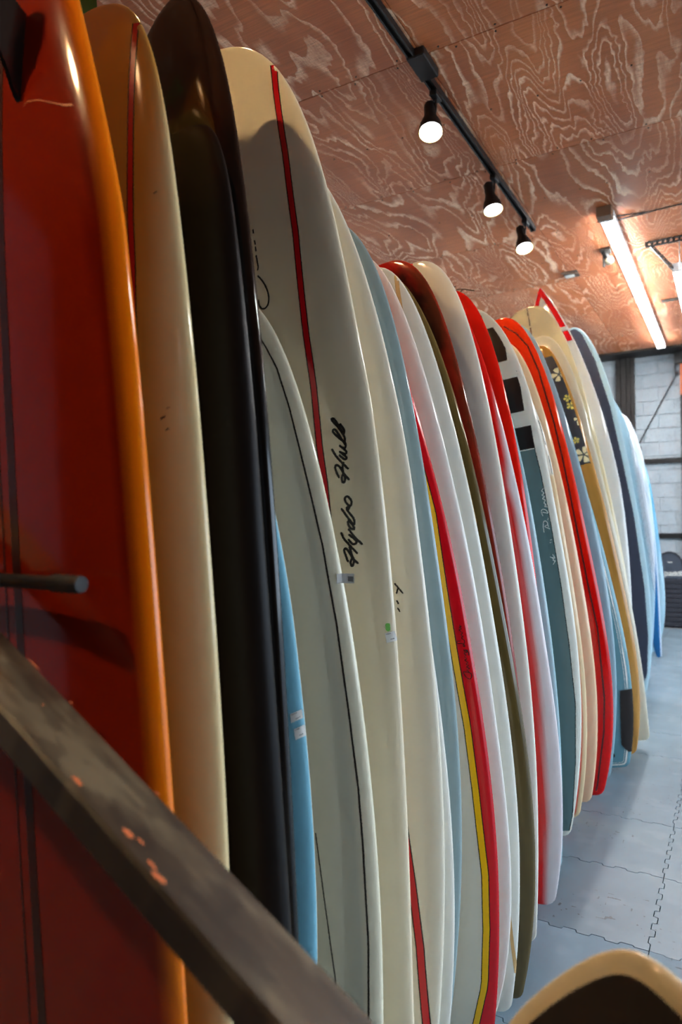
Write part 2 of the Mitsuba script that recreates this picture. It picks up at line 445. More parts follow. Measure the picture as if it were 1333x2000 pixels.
def tube_fixture(x, y0, y1, lab, drop=.10, w=.125, wires=True):
    k = thing('fluorescent_fixture', lab, 'ceiling light', 'fluorescent fixtures on the ceiling')
    za, zb = ceil_z(y0), ceil_z(y1)
    def bar(xa, xb, da, db, ya=y0, yb=y1):
        return trimesh.convex.convex_hull(np.array([[xx, yy, ceil_z(yy) + dz] for xx in (xa, xb) for yy in (ya, yb) for dz in (da, db)]))
    put('housing', mesh('enamel_white', bar(x - w / 2, x + w / 2, -drop + .045, max(-.004 if drop < .2 else -drop + .09, -drop + .05)), smooth=False), k)
    for yy in (y0 + .012, y1 - .012):
        put('end_plate', mesh('enamel_white', bbox([x - w / 2, yy - .012, ceil_z(yy) - drop + .002], [x + w / 2, yy + .012, ceil_z(yy) - drop + .05], .004)), k)
    for s in (-1, 1):
        xx = x + s * .032
        put('tube', {**mesh(None, tube([[xx, y0 + .03, ceil_z(y0) - drop + .022], [xx, y1 - .03, ceil_z(y1) - drop + .022]], .019, 12)),
                     'emitter': {'type': 'area', 'radiance': {'type': 'rgb', 'value': [TUBE_GAIN * c for c in (.90, .97, 1.0)]}},
                     'bsdf': {'type': 'diffuse', 'reflectance': {'type': 'rgb', 'value': [.8, .8, .8]}}}, k)
    return k


k = tube_fixture(-.94, 6.52, 9.30, 'long white fluorescent fixture with a brown end box, nearest the track')
put('end_box', mesh('brown_card', bbox([-1.01, 6.40, ceil_z(6.5) - .095], [-.88, 6.515, ceil_z(6.5) - .002], .006)), k, label='brown end box')
tube_fixture(-.94, 9.32, 12.10, 'long white fluorescent fixture ending at the far wall')
tube_fixture(-.42, 7.56, 9.75, 'fluorescent fixture hung below the perforated steel bracket', drop=.34, w=.10)
tube_fixture(2.6, 6.5, 9.0, 'added fluorescent fixture, unseen fill light over the far part of the aisle')  # added with the next one as fill light, both out of view
tube_fixture(2.6, 2.0, 4.5, 'added fluorescent fixture, unseen fill light over the middle of the room')
for x1, y1, lab in ((-.89, 6.66, 'upper thin brown wire on the plywood ceiling'), (-.875, 6.76, 'lower thin dark wire on the plywood ceiling')):
    put('ceiling_wire', mesh('black_steel', tube([[x1, y1, ceil_z(y1) - .012], [-.6, 6.72, ceil_z(6.72) - .014], [.9, 6.60, ceil_z(6.6) - .012]], .006, 6)), label=lab, category='wire', group='wires beside the fluorescent fixture')
k = thing('steel_bracket', 'dark perforated angle bracket holding the hung fluorescent fixture', 'bracket')
yb, zb = 7.5, ceil_z(7.5)
def perforated(a, b, w, h):
    a, b = np.asarray(a, float), np.asarray(b, float)
    n = int(np.linalg.norm(b - a) / .05)
    out = [obox(a + [0, 0, s], b + [0, 0, s], w, .010, .001) for s in (-h / 2, h / 2)]
    for i in range(n + 1):
        p = a + (b - a) * i / n
        out.append(bbox(p - [.012, w / 2, h / 2], p + [.012, w / 2, h / 2], .001))
    return out
put('beam', mesh('black_steel', *perforated([-.70, yb, zb - .03], [.30, yb, zb - .03], .035, .04), smooth=False), k)
put('arm', mesh('black_steel', *perforated([-.65, yb + .02, zb - .05], [-.47, yb + .02, zb - .30], .012, .03), smooth=False), k)
put('rod', mesh('steel_grey', tube([[-.665, yb, zb - .06], [-.45, yb, zb - .36]], .006, 6)), k)
put('hanger', mesh('steel_grey', tube([[-.40, yb, zb - .04], [-.40, yb, zb - .34]], .005, 6)), k)
put('ceiling_slot', mesh('slab_dark', bbox([-.74, 9.66, ceil_z(9.7) - .012], [-.45, 9.75, ceil_z(9.7) + .0], .002)), label='dark narrow slot in the plywood ceiling beside the hung fixture', category='ceiling slot')
k = thing('ceiling_hatch', 'ragged dark opening with a pale lip in the plywood ceiling', 'ceiling hole')
put('recess', mesh('slab_dark', bbox([-1.63, 7.93, ceil_z(8) - .006], [-1.47, 8.14, ceil_z(8) + .002], .002)), k)
put('lip', mesh('white_paint', bbox([-1.62, 8.02, ceil_z(8) - .02], [-1.52, 8.10, ceil_z(8) - .004], .004)), k)
put('flap', mesh('brown_card', obox([-1.64, 7.93, ceil_z(8) - .012], [-1.46, 7.97, ceil_z(8) - .03], .05, .006)), k)
k = thing('ceiling_bulb', 'small bulb in a dark holder beside the long fluorescent fixture', 'bulb')
put('plate', mesh('black_plastic', bbox([-1.14, 7.42, ceil_z(7.5) - .03], [-1.04, 7.55, ceil_z(7.5) - .002], .004)), k)
put('holder', mesh('black_plastic', lathe([(0, 0), (.03, 0), (.034, .03), (.024, .07), (0, .07)], [.3, .2, -1], [-1.10, 7.50, ceil_z(7.5) - .02]), bbox([-1.125, 7.50, ceil_z(7.5) - .17], [-1.105, 7.53, ceil_z(7.5) - .02], .003)), k)
put('glass', mesh('pale_bulb', trimesh.creation.icosphere(3, .045).apply_translation([-1.065, 7.53, ceil_z(7.5) - .105])), k)

# ---- board rack: posts, top rail, peg arms and the painted diagonal brace in front -------------------------------
k = thing('board_rack', 'black timber board rack with a scuffed diagonal brace and a peg arm', 'rack')
for y in (.54, 4.2, 8.2, 11.6):
    put('post', mesh('black_steel', bbox([-1.68, y - .045, 0], [-1.59, y + .045, 2.0], .005)), k)
put('top_rail', mesh('black_steel', bbox([-1.59, .45, 1.80], [-1.545, 11.7, 1.90], .005)), k)
nx, nz = math.sin(math.radians(29.5)), math.cos(math.radians(29.5))
def on_brace(x, lift=0.0):
    return np.array([x + nx * lift, 0, EYE + (-.539 - nx * x) / nz + nz * lift])
a, b = on_brace(-1.60, -.021), on_brace(1.53, -.021)
put('brace', mesh('brace_paint', obox([a[0], .5425, a[2]], [b[0], .5425, b[2]], .085, .042, .004)), k, label='scuffed dark painted diagonal brace')
for (x, dy, ln, wd) in ((-.633, .012, .016, .006), (-.558, .0165, .015, .007), (-.543, .021, .010, .003), (-.520, .012, .014, .004), (-.508, .008, .018, .007), (-.735, .049, .003, .003), (-.812, .0835, .024, .002), (-.730, .0835, .006, .002), (-.580, .0835, .006, .002)):
    p0, p1 = on_brace(x, .0007), on_brace(x + ln, .0007)
    blob = []
    for q in range(10):
        th = 2 * math.pi * q / 10
        e = (.75 + .5 * rng.random())
        u, v = .5 + .5 * math.cos(th) * e, wd * .5 * math.sin(th) * e
        blob.append(p0 + (p1 - p0) * u + np.array([0, .50 + dy + v, 0]))
    blob = np.array(blob)
    c = blob.mean(0)
    put('paint_chip', mesh('bare_orange_chip', trimesh.Trimesh(np.vstack([blob, c]), [[i, (i + 1) % 10, 10] for i in range(10)], process=False), smooth=False), k)
put('peg_arm', mesh('black_steel', lathe([(0, 0), (.0105, 0), (.0105, .84), (0, .84)], [1, 0, -.006], [-1.60, .622, 1.412])), k)
put('peg_cap', mesh('black_rubber', lathe([(0, 0), (.0125, 0), (.0125, .05), (.011, .056), (0, .057)], [1, 0, -.006], [-.812, .622, 1.4075])), k)

# a leaf on a long stem between the first two boards
k = thing('house_plant', 'dark green leaf tip between the amber red and the cream boards', 'plant')
L0, L1 = np.array(LEAF0), np.array(LEAF1)
d_ = (L1 - L0) / np.linalg.norm(L1 - L0)
sd = np.cross(d_, [0.3, -1, 0])
sd /= np.linalg.norm(sd)
ln = np.linalg.norm(L1 - L0)
lv = []
for u_ in np.linspace(0, 1, 14):
    wl = .034 * math.sin(math.pi * min(1, u_ * .92 + .04)) ** .8
    c_ = L0 + d_ * ln * u_ + np.array([0, -.02 * math.sin(3 * u_), 0])
    lv += [c_ - sd * wl, c_ + np.array([0, .006, 0]), c_ + sd * wl]
lf = []
for q in range(13):
    for m_ in (0, 1):
        a_ = q * 3 + m_
        lf += [[a_, a_ + 1, a_ + 4], [a_, a_ + 4, a_ + 3]]
put('leaf', mesh('leaf_green', trimesh.Trimesh(np.array(lv), lf, process=False), smooth=True), k)
put('stem', mesh('leaf_green', tube(catmull([L1, L1 + [-.03, .0, .02], [L1[0] - .10, L1[1], L1[2] - .3], [-1.62, .98, 1.95], [-1.565, .98, 1.905]], 6), .004, 6)), k)

# wisps of dried plant and a leaf behind the boards
k = thing('dry_stalks', 'wispy dry stalks poking up behind the red board', 'dried plant')
for pts in ([[-1.16, 3.0, 2.52], [-1.15, 2.99, 2.60], [-1.10, 3.02, 2.635], [-1.03, 3.06, 2.63]], [[-1.16, 3.0, 2.50], [-1.14, 3.0, 2.615], [-1.10, 3.0, 2.645]], [[-1.20, 2.99, 2.55], [-1.205, 2.99, 2.68], [-1.215, 2.99, 2.76]], [[-1.14, 3.0, 2.52], [-1.12, 3.0, 2.58], [-1.06, 3.0, 2.625]]):
    put('stalk', mesh('dry_stalk', tube(catmull(pts, 6), .0028, 5)), k)


# ---- surfboards: outline, rocker and section of a real board, measured in metres -------------------------------
def rocker(tau, rk, rt=.03):
    return rk * np.clip((tau - .62) / .38, 0, 1) ** 2.2 + rt * np.clip((.18 - tau) / .18, 0, 1) ** 2


def outline_width(tau, W, wt, tm, p1, p2, q):
    tau = np.asarray(tau, float)
    a, b = np.clip((tm - tau) / tm, 0, 1), np.clip((tau - tm) / (1 - tm), 0, 1)
    return np.where(tau < tm, wt + (W - wt) * (1 - a ** p1), W * np.clip(1 - b ** p2, 0, 1) ** q)


class Board:
    """t runs along the board from tail to nose, s across it to the right, the front face looks towards -y."""

    def __init__(self, y, x0, lean, L, W, wt, tm, p1, p2, q, rk=.10, hm=.042, p=2.7):
        self.y, self.L, self.W, self.wt, self.prm, self.rk, self.hm, self.p = y, L, W, wt, (W, wt, tm, p1, p2, q), rk, hm, p
        self.a, self.s = np.array([-math.sin(lean), 0, math.cos(lean)]), np.array([math.cos(lean), 0, math.sin(lean)])
        self.o = np.array([x0, y, wt * math.sin(lean) + .003])

    def w(self, t):
        t = np.asarray(t, float)
        w = outline_width(t / self.L, *self.prm)
        r = min(.035, .8 * self.wt)
        return w - np.where(t < r, r - np.sqrt(np.clip(r * r - (r - t) ** 2, 0, None)), 0)

    def h(self, t):
        t = np.asarray(t, float)
        tau = t / self.L
        h = self.hm * (.25 + .75 * np.clip(1 - np.abs(2 * tau - 1) ** 2.6, 0, 1) ** .8)
        h = h * np.sqrt(np.clip(self.w(t) / .06, 0, 1))
        return h * np.where(t < .012, np.sqrt(np.clip(1 - (1 - t / .012) ** 2, 0, 1)), 1)

    def at(self, t, s, n):
        t, s, n = np.broadcast_arrays(*(np.asarray(v, float) for v in (t, s, n)))
        off = rocker(t / self.L, self.rk) + n
        return self.o + t[..., None] * self.a + s[..., None] * self.s + off[..., None] * np.array([0, 1.0, 0])

    def front(self, t, s, out=0.0, back=False):
        """The point of the front face at (t, s), lifted by out metres."""
        w, h = self.w(t), self.h(t)
        f = np.clip(np.abs(s) / np.maximum(w, 1e-6), 0, 1)
        c = np.sqrt(np.clip(1 - f ** self.p, 0, 1))
        g = np.clip(f, 0, 1) ** 6
        n = -(h * c + out * (1 - .7 * g))
        return self.at(t, s + np.sign(s) * out * g, -n if back else n)

    def body(self, nt=120, ns=60):
        u = np.linspace(0, 1, nt)
        lo = np.array([0, .0008, .003, .006, .010, .016, .025, .037])
        mid = np.linspace(.05, .88 * self.L, nt)
        hi = self.L - .12 * self.L * np.linspace(1, 0, 40)[1:] ** 2
        t = np.concatenate([lo, mid, hi])
        th = np.linspace(0, 2 * np.pi, ns, endpoint=False)
        c, sn = np.cos(th), np.sin(th)
        S = np.sign(c) * np.abs(c) ** (2 / self.p)
        T_, W_, H_ = t[:, None], self.w(t)[:, None], self.h(t)[:, None]
        pts = self.at(T_ + 0 * S, W_ * S, -H_ * sn + 0 * S)
        k, m = len(t), ns
        v = np.concatenate([pts.reshape(-1, 3), self.at(t[:1], 0, 0), self.at(t[-1:], 0, 0)])
        i, j = np.meshgrid(np.arange(k - 1), np.arange(m), indexing='ij')
        a, b = i * m + j, i * m + (j + 1) % m
        f = np.concatenate([np.stack([a, b, b + m], -1).reshape(-1, 3), np.stack([a, b + m, a + m], -1).reshape(-1, 3),
                            np.stack([np.full(m, k * m), (np.arange(m) + 1) % m, np.arange(m)], -1),
                            np.stack([np.full(m, k * m + 1), (k - 1) * m + np.arange(m), (k - 1) * m + (np.arange(m) + 1) % m], -1)])
        tt = np.concatenate([np.repeat(t, m), [0, self.L]])
        ss = np.concatenate([(W_ * S).ravel(), [0, 0]])
        ww = np.concatenate([np.repeat(self.w(t), m), [self.wt, 0]])
        nn = np.concatenate([np.tile(-sn, k), [0, 0]])
        return v, f, tt, ss, ww, nn


BOARDS = {
    'orange': ((0.7, -0.7861, 0.1646, 2.9433, 0.3259, 0.22, 0.6357, 1.5003, 1.3544, 0.6138), dict()),
    'cream': ((0.84, -0.8817, 0.1104, 2.549, 0.3152, 0.1949, 0.6144, 2.5964, 2.0257, 0.3729), dict()),
    'dark': ((0.95, -0.6519, 0.1376, 2.2831, 0.16, 0.0741, 0.726, 1.2, 2.4739, 0.2), dict(rk=0.05)),
    'black': ((1.06, -0.868, 0.0887, 2.732, 0.247, 0.1961, 0.5552, 2.1749, 2.4218, 0.5558), dict()),
    'lblue': ((1.18, -0.8994, 0.1461, 2.2366, 0.2947, 0.114, 0.5489, 2.3891, 1.7193, 0.5361), dict(rk=0.05)),
    'pin': ((1.29, -0.8164, 0.1563, 2.0798, 0.2968, 0.1543, 0.5329, 2.131, 2.0436, 0.4073), dict(rk=0.05)),
    'hydro': ((1.42, -0.7394, 0.2061, 2.9327, 0.3703, 0.1132, 0.6072, 1.5, 3.074, 0.4907), dict()),
    'white8': ((1.54, -0.8083, 0.1348, 2.5871, 0.3397, 0.1488, 0.5822, 2.6764, 1.855, 0.5073), dict()),
    'white9': ((1.63, -0.8006, 0.1565, 2.5176, 0.3142, 0.1366, 0.5055, 2.8433, 2.3, 0.5), dict()),
    'bluegrey': ((1.72, -0.8293, 0.1402, 2.4754, 0.3368, 0.1354, 0.5081, 2.3358, 2.7755, 0.4023), dict()),
    'redyel': ((1.84, -0.7505, 0.1805, 2.5079, 0.3174, 0.1547, 0.4812, 2.7538, 1.7617, 0.4807), dict()),
    'pinklit_white': ((1.95, -0.7912, 0.1349, 2.447, 0.3124, 0.1578, 0.3989, 3.4009, 1.9663, 0.5251), dict()),
    'white13': ((2.06, -0.7021, 0.1643, 2.4508, 0.2585, 0.0968, 0.5022, 2.7437, 2.1541, 0.4834), dict()),
    'olive': ((2.17, -0.6327, 0.1872, 2.4813, 0.2206, 0.03, 0.5186, 3.155, 2.5986, 0.6379), dict()),
    'maroon': ((2.31, -0.7525, 0.1719, 2.5681, 0.2908, 0.1428, 0.5303, 2.2349, 2.4629, 0.3668), dict()),
    'white16': ((2.45, -0.7563, 0.1399, 2.6008, 0.2671, 0.1312, 0.5366, 2.3929, 2.5461, 0.4043), dict()),
    'lavender': ((2.72, -0.7714, 0.1461, 2.569, 0.2829, 0.1492, 0.4558, 3.465, 1.9741, 0.4455), dict()),
    'red': ((2.87, -0.8342, 0.1174, 2.6165, 0.275, 0.1194, 0.5469, 2.2998, 2.1883, 0.4202), dict()),
    'teal19': ((3.03, -0.8033, 0.1532, 2.6224, 0.2787, 0.1447, 0.5509, 2.4805, 2.2459, 0.5316), dict()),
    'checker': ((3.42, -0.7905, 0.1647, 2.7294, 0.3062, 0.0875, 0.5458, 2.7953, 2.9654, 0.514), dict()),
    'stripe': ((3.68, -0.7908, 0.1516, 2.4202, 0.254, 0.0821, 0.5761, 3.0433, 3.1057, 0.4683), dict()),
    'peach': ((3.92, -0.777, 0.1569, 2.6615, 0.2485, 0.0837, 0.477, 2.8747, 2.0727, 0.4271), dict()),
    'redline': ((4.08, -0.708, 0.1898, 2.8827, 0.2688, 0.0529, 0.5232, 3.4792, 2.7045, 0.4136), dict()),
    'greyblue': ((4.36, -0.7377, 0.1646, 2.8982, 0.2742, 0.0791, 0.4733, 2.5034, 1.5236, 0.4852), dict()),
    'padboard': ((4.63, -0.6541, 0.2232, 2.5272, 0.2463, 0.0702, 0.4872, 2.9499, 2.4234, 0.4898), dict()),
    'wood': ((4.93, -0.6558, 0.1904, 2.9083, 0.2319, 0.0766, 0.418, 3.1181, 1.9295, 0.4069), dict()),
    'cream27a': ((5.2, -0.6666, 0.2085, 3.0511, 0.2557, 0.1492, 0.5569, 2.6846, 3.134, 0.3384), dict()),
    'cream27': ((5.45, -0.7856, 0.1934, 3.3785, 0.3372, 0.1433, 0.5196, 2.529, 2.3262, 0.3292), dict()),
    'swallow': ((6, -0.7693, 0.1818, 3.7494, 0.3252, 0.045, 0.5119, 1.5653, 2.175, 0.8226), dict()),
    'navy': ((6.9, -0.809, 0.1527, 3.5866, 0.3105, 0.0974, 0.4902, 2.9173, 2.4234, 0.4469), dict()),
    'pale30': ((7.6, -0.8048, 0.1349, 3.056, 0.3126, 0.0497, 0.4983, 1.5, 2.0991, 0.4512), dict()),
    'royal': ((9.2, -0.7967, 0.1342, 3.0686, 0.2, 0.03, 0.6439, 1.5, 2.3, 0.5), dict()),
    'aqua': ((9.6, -0.9067, 0.0909, 2.5726, 0.2314, 0.0513, 0.4315, 2.8759, 2.8248, 0.3), dict()),
}
HH = [[(1.4341, 0.2448), (1.4195, 0.2493), (1.4017, 0.2603), (1.3816, 0.2736)],
      [(1.3673, 0.2482), (1.3834, 0.2452), (1.3943, 0.2442), (1.3967, 0.2493), (1.3872, 0.2553), (1.3726, 0.2606), (1.3581, 0.2709)],
      [(1.3726, 0.2606), (1.3642, 0.2544), (1.3554, 0.2551), (1.356, 0.2589), (1.3663, 0.2631), (1.3823, 0.2605), (1.4, 0.2589)],
      [(1.4154, 0.2599), (1.4042, 0.267), (1.4035, 0.275), (1.4098, 0.2772), (1.4263, 0.2636)],
      [(1.4386, 0.2652), (1.4179, 0.2758), (1.3996, 0.2892)],
      [(1.4369, 0.2776), (1.4405, 0.2701), (1.4521, 0.2656), (1.4576, 0.2673), (1.4524, 0.2735), (1.4406, 0.2787)],
      [(1.4893, 0.2573), (1.4707, 0.2658), (1.4485, 0.2778), (1.4535, 0.2819), (1.4635, 0.2808)],
      [(1.4635, 0.2808), (1.4846, 0.2696), (1.4909, 0.2719), (1.4855, 0.2739)],
      [(1.4855, 0.2739), (1.4922, 0.2767), (1.501, 0.2708), (1.5122, 0.2692), (1.5153, 0.2767), (1.5039, 0.2837), (1.4945, 0.2819), (1.4922, 0.2767)],
      [(1.6328, 0.2609), (1.6173, 0.2664), (1.5996, 0.2767), (1.5793, 0.2904)],
      [(1.5648, 0.2645), (1.5787, 0.2609), (1.5909, 0.2601), (1.5942, 0.2651), (1.5868, 0.2721), (1.5716, 0.2775), (1.5542, 0.2875)],
      [(1.5716, 0.2775), (1.5621, 0.2714), (1.5523, 0.2711), (1.5502, 0.2753), (1.5602, 0.2794), (1.5765, 0.2774), (1.5882, 0.2787), (1.5953, 0.2822)],
      [(1.6147, 0.2765), (1.6033, 0.2858), (1.603, 0.2909), (1.6079, 0.2913), (1.6231, 0.2788)],
      [(1.6231, 0.2788), (1.6152, 0.2902), (1.6212, 0.2939), (1.6368, 0.2815)],
      [(1.6368, 0.2815), (1.6287, 0.2918), (1.6398, 0.2954), (1.6575, 0.2818), (1.6735, 0.2711), (1.679, 0.2732), (1.6766, 0.2781), (1.6583, 0.2862), (1.6404, 0.2931)],
      [(1.6383, 0.2937), (1.6557, 0.2961), (1.6805, 0.2863), (1.7023, 0.2735), (1.7059, 0.2764), (1.7, 0.2816), (1.6775, 0.2899), (1.6638, 0.2956), (1.6711, 0.2986), (1.6873, 0.2922)]]
LOOP = [[(2.1288, 0.1383), (2.1125, 0.1483), (2.0881, 0.1578), (2.0647, 0.1612), (2.0459, 0.1574), (2.0365, 0.1472), (2.0391, 0.1361), (2.0499, 0.1301), (2.0637, 0.1296)],
      [(2.1851, 0.1411), (2.1671, 0.1423), (2.1512, 0.1428), (2.1454, 0.1399)],
      [(2.2271, 0.1423), (2.2177, 0.1433)],
      [(2.2091, 0.1426), (2.1985, 0.1427)],
      [(2.2595, 0.1418), (2.2504, 0.142)]]
JL = [[(1.0333, 0.295), (1.0298, 0.3085), (1.0258, 0.3163), (1.0165, 0.3157), (1.0114, 0.3104), (1.0152, 0.3023), (1.0242, 0.2956), (1.0323, 0.2938)],
      [(1.0315, 0.3107), (1.037, 0.3058), (1.0398, 0.3136), (1.0449, 0.3061), (1.048, 0.3126), (1.0527, 0.3063), (1.0559, 0.3124), (1.0643, 0.3047), (1.0663, 0.3113), (1.073, 0.3061), (1.0764, 0.3114), (1.0821, 0.306), (1.0844, 0.3112)],
      [(1.0916, 0.3065), (1.0829, 0.3128), (1.0867, 0.3154), (1.0919, 0.3104)],
      [(1.0917, 0.3113), (1.0887, 0.3172), (1.0809, 0.32), (1.0754, 0.3184)],
      [(1.1168, 0.3015), (1.1179, 0.2912), (1.1117, 0.2907), (1.1099, 0.3054), (1.1027, 0.3129), (1.1005, 0.3098), (1.1044, 0.3075), (1.1111, 0.3132), (1.1178, 0.3137)],
      [(1.1178, 0.3137), (1.1249, 0.3068), (1.1284, 0.3121), (1.1336, 0.3062), (1.1375, 0.312), (1.1442, 0.3068), (1.1483, 0.3035), (1.1497, 0.311), (1.1543, 0.3049), (1.1553, 0.3114), (1.1595, 0.3072)]]
WS = [[(1.46, 0.2359), (1.4939, 0.2381), (1.5118, 0.2447), (1.5098, 0.2563), (1.4942, 0.2584), (1.4863, 0.2452), (1.4717, 0.264)],
      [(1.4942, 0.2584), (1.4823, 0.2611)],
      [(1.54, 0.2435), (1.5623, 0.2401), (1.5712, 0.2476), (1.5646, 0.2631), (1.5496, 0.2689), (1.5574, 0.2464)],
      [(1.5799, 0.2704), (1.5844, 0.2593), (1.5906, 0.2675), (1.6022, 0.26), (1.6136, 0.2678), (1.6233, 0.2564), (1.6316, 0.2672), (1.6412, 0.257), (1.6494, 0.2678), (1.6613, 0.2591), (1.6725, 0.2681)],
      [(1.3, 0.2515), (1.3156, 0.2635), (1.3198, 0.2525)],
      [(1.3361, 0.2446), (1.3282, 0.2633), (1.3467, 0.2571)],
      [(1.3139, 0.2586), (1.3296, 0.2542)],
      [(1.4051, 0.254), (1.4066, 0.2602)],
      [(1.417, 0.2584), (1.4187, 0.2634)],
      [(1.5152, 0.2619), (1.5246, 0.2659)]]

def vcol(rgb, n):
    return np.tile(np.asarray(rgb, float), (n, 1))


def ss(a, b, x):
    t = np.clip((x - a) / (b - a), 0, 1)
    return t * t * (3 - 2 * t)


def lerp(a, b, t):
    return np.asarray(a) * (1 - t[:, None]) + np.asarray(b) * t[:, None]


FINISH = {}


def board(name_key, label, color, finish='gloss_resin', group=None, body_label=None):
    b = Board(*BOARDS[name_key][0], **BOARDS[name_key][1])
    b.key = thing('surfboard', label, 'surfboard', 'surfboards standing in the rack')
    v, f, t, s, w, n = b.body()
    rgb = color(t, s, w, n) if callable(color) else vcol(color, len(v))
    m = trimesh.Trimesh(v, f, process=False)
    b.rgb = rgb
    put('body', mikit.ply(m, finish, smooth=True, color=rgb), b.key)
    return b


def patch(b, name, bsdf, ts, s0, s1, m=4, out=.0008, back=False, color=None, **info):
    """A painted or glued strip lying on the front face, from s0(t) to s1(t)."""
    ts = np.asarray(ts, float)
    a, c = (np.array([g(x) if callable(g) else g for x in ts], float) for g in (s0, s1))
    w = b.w(ts)
    a, c = np.clip(a, -w, w), np.clip(c, -w, w)
    ok = c - a > 1e-4
    if ok.sum() < 2:
        return
    ts, a, c = ts[ok], a[ok], c[ok]
    u = np.linspace(0, 1, m)
    S = a[:, None] + (c - a)[:, None] * u
    P = b.front(ts[:, None] + 0 * S, S, out, back)
    k, i, j = len(ts), *np.meshgrid(np.arange(len(ts) - 1), np.arange(m - 1), indexing='ij')
    q = i * m + j
    F = np.concatenate([np.stack([q, q + 1, q + m + 1], -1).reshape(-1, 3), np.stack([q, q + m + 1, q + m], -1).reshape(-1, 3)])
    return put(name, mikit.ply(trimesh.Trimesh(P.reshape(-1, 3), F, process=False), bsdf, smooth=True), b.key, **info)


def curve(pts):
    p = np.array(sorted(pts))
    return lambda t: float(np.interp(t, p[:, 0], p[:, 1]))


def edged_stripe(b, mid, width, bsdf, t0, t1, edge=.0022, n=70, name='stripe'):
    ts = np.linspace(t0, t1, n)
    h = width / 2
    patch(b, name, bsdf, ts, lambda t: mid(t) - h, lambda t: mid(t) + h, 4)
    patch(b, 'pinline', 'black_ink', ts, lambda t: mid(t) - h - edge, lambda t: mid(t) - h, 2, .0009)
    patch(b, 'pinline', 'black_ink', ts, lambda t: mid(t) + h, lambda t: mid(t) + h + edge, 2, .0009)


def inked(b, name, strokes, width, bsdf='black_ink', out=.0012, **info):
    """Brush lettering: strokes in (t, s) on the front face."""
    area = unary_union([LineString(catmull(p, 6)).buffer(width / 2, quad_segs=4) for p in strokes]).simplify(width * .04)
    v, f = cut(area.segmentize(.012) if hasattr(area, 'segmentize') else area)
    w = b.w(v[:, 0])
    P = b.front(v[:, 0], np.clip(v[:, 1], -w, w), out)
    put(name, mikit.ply(trimesh.Trimesh(P, f, process=False), bsdf, smooth=False), b.key, **info)


def contour_band(b, name, bsdf, d0, d1, t0, t1, out=.0032):
    """A band that follows the outline of the board, d0 to d1 inside its edge, between t0 and t1."""
    ts = np.concatenate([[.0], np.linspace(.001, .06, 24), np.linspace(.07, b.L * .93, 120), b.L - b.L * .07 * np.linspace(1, 0, 40)[1:-1] ** 2])
    w = b.w(ts)
    out_ = Polygon(np.concatenate([np.stack([ts, w], 1), np.stack([ts, -w], 1)[::-1]])).buffer(0)
    band = out_.buffer(-d0).difference(out_.buffer(-d1)).intersection(sbox(t0, -1, t1, 1))
    for g in getattr(band, 'geoms', [band]):
        v, f = cut(g)
        wv = b.w(np.clip(v[:, 0], 0, b.L))
        put(name, mikit.ply(trimesh.Trimesh(b.front(v[:, 0], np.clip(v[:, 1], -wv, wv), out), f, process=False), bsdf), b.key)


def sticker(b, t0, t1, s0, s1, slant=0.0, lines=True):
    ts = np.linspace(t0, t1, 5)
    c = (t0 + t1) / 2
    m_ = 6
    u = np.linspace(0, 1, m_)
    S = s0 + (s1 - s0) * u[None, :] + 0 * ts[:, None]
    Tt = ts[:, None] + slant * (S - s0)
    w = b.w(Tt)
    P = b.front(Tt, np.clip(S, -w, w), .0011)
    i, j = np.meshgrid(np.arange(4), np.arange(m_ - 1), indexing='ij')
    q = i * m_ + j
    F = np.concatenate([np.stack([q, q + 1, q + m_ + 1], -1).reshape(-1, 3), np.stack([q, q + m_ + 1, q + m_], -1).reshape(-1, 3)])
    pk = put('price_label', mikit.ply(trimesh.Trimesh(P.reshape(-1, 3), F, process=False), 'label_paper', smooth=True), b.key)
    for f0, f1, ta in ((.1, .6, .82), (.45, .85, .22)):
        sa, sb = s0 + (s1 - s0) * f0, s0 + (s1 - s0) * f1
        tt = t0 + (t1 - t0) * ta
        ww = b.w(np.array([tt]))[0]
        pts = [b.front(tt + d + slant * (s_ - s0), min(s_, ww), .0015) for d, s_ in ((0, sa), (0, sb), ((t1 - t0) * .09, sb), ((t1 - t0) * .09, sa))]
        put('label_print', mikit.ply(trimesh.Trimesh(np.array(pts), [[0, 1, 2], [0, 2, 3]], process=False), 'label_print'), pk)


WHITE, CREAM, IVORY = srgb(222, 217, 202), srgb(222, 198, 146), srgb(214, 206, 180)
BLUEGREY, TEAL, PALEBLUE = srgb(146, 168, 172), srgb(112, 148, 156), srgb(176, 206, 218)


# 1 amber-red tail-up board nearest the camera
def c_orange(t, s, w, n):
    lap = ss(.275, .28, s) * .8 + ss(.275, .28, -s) * .8
    c = lerp(srgb(140, 30, 3), srgb(108, 15, 1), lap)
    c = np.where((n > .2)[:, None], srgb(150, 84, 28), c)
    rail = ss(.90, 1.0, np.abs(s) / np.maximum(w, 1e-3))  # brighter orange painted in for the light caught by the rail
    c = c * (1 - rail[:, None]) + np.array(srgb(236, 120, 10)) * rail[:, None]
    return c


b = board('orange', 'translucent amber red surfboard with a black fin, nearest of the rack', c_orange)
patch(b, 'stringer', 'dark_seam', np.linspace(.1, 2.6, 60), lambda t: .064 + .055 * (t - 1.3) - .009, lambda t: .064 + .055 * (t - 1.3) + .009, 3)
patch(b, 'pinline', 'dark_seam', np.linspace(.1, 2.6, 60), lambda t: .036 + .055 * (t - 1.3) - .002, lambda t: .036 + .055 * (t - 1.3) + .002, 2)
inked(b, 'scratch', [[(2.118, .169), (2.121, .180), (2.113, .203), (2.097, .228), (2.086, .246), (2.077, .266)]], .0016, 'scratch_pale')
inked(b, 'scratch', [[(2.084, .248), (2.081, .256), (2.078, .264)]], .0034, 'scratch_pale')
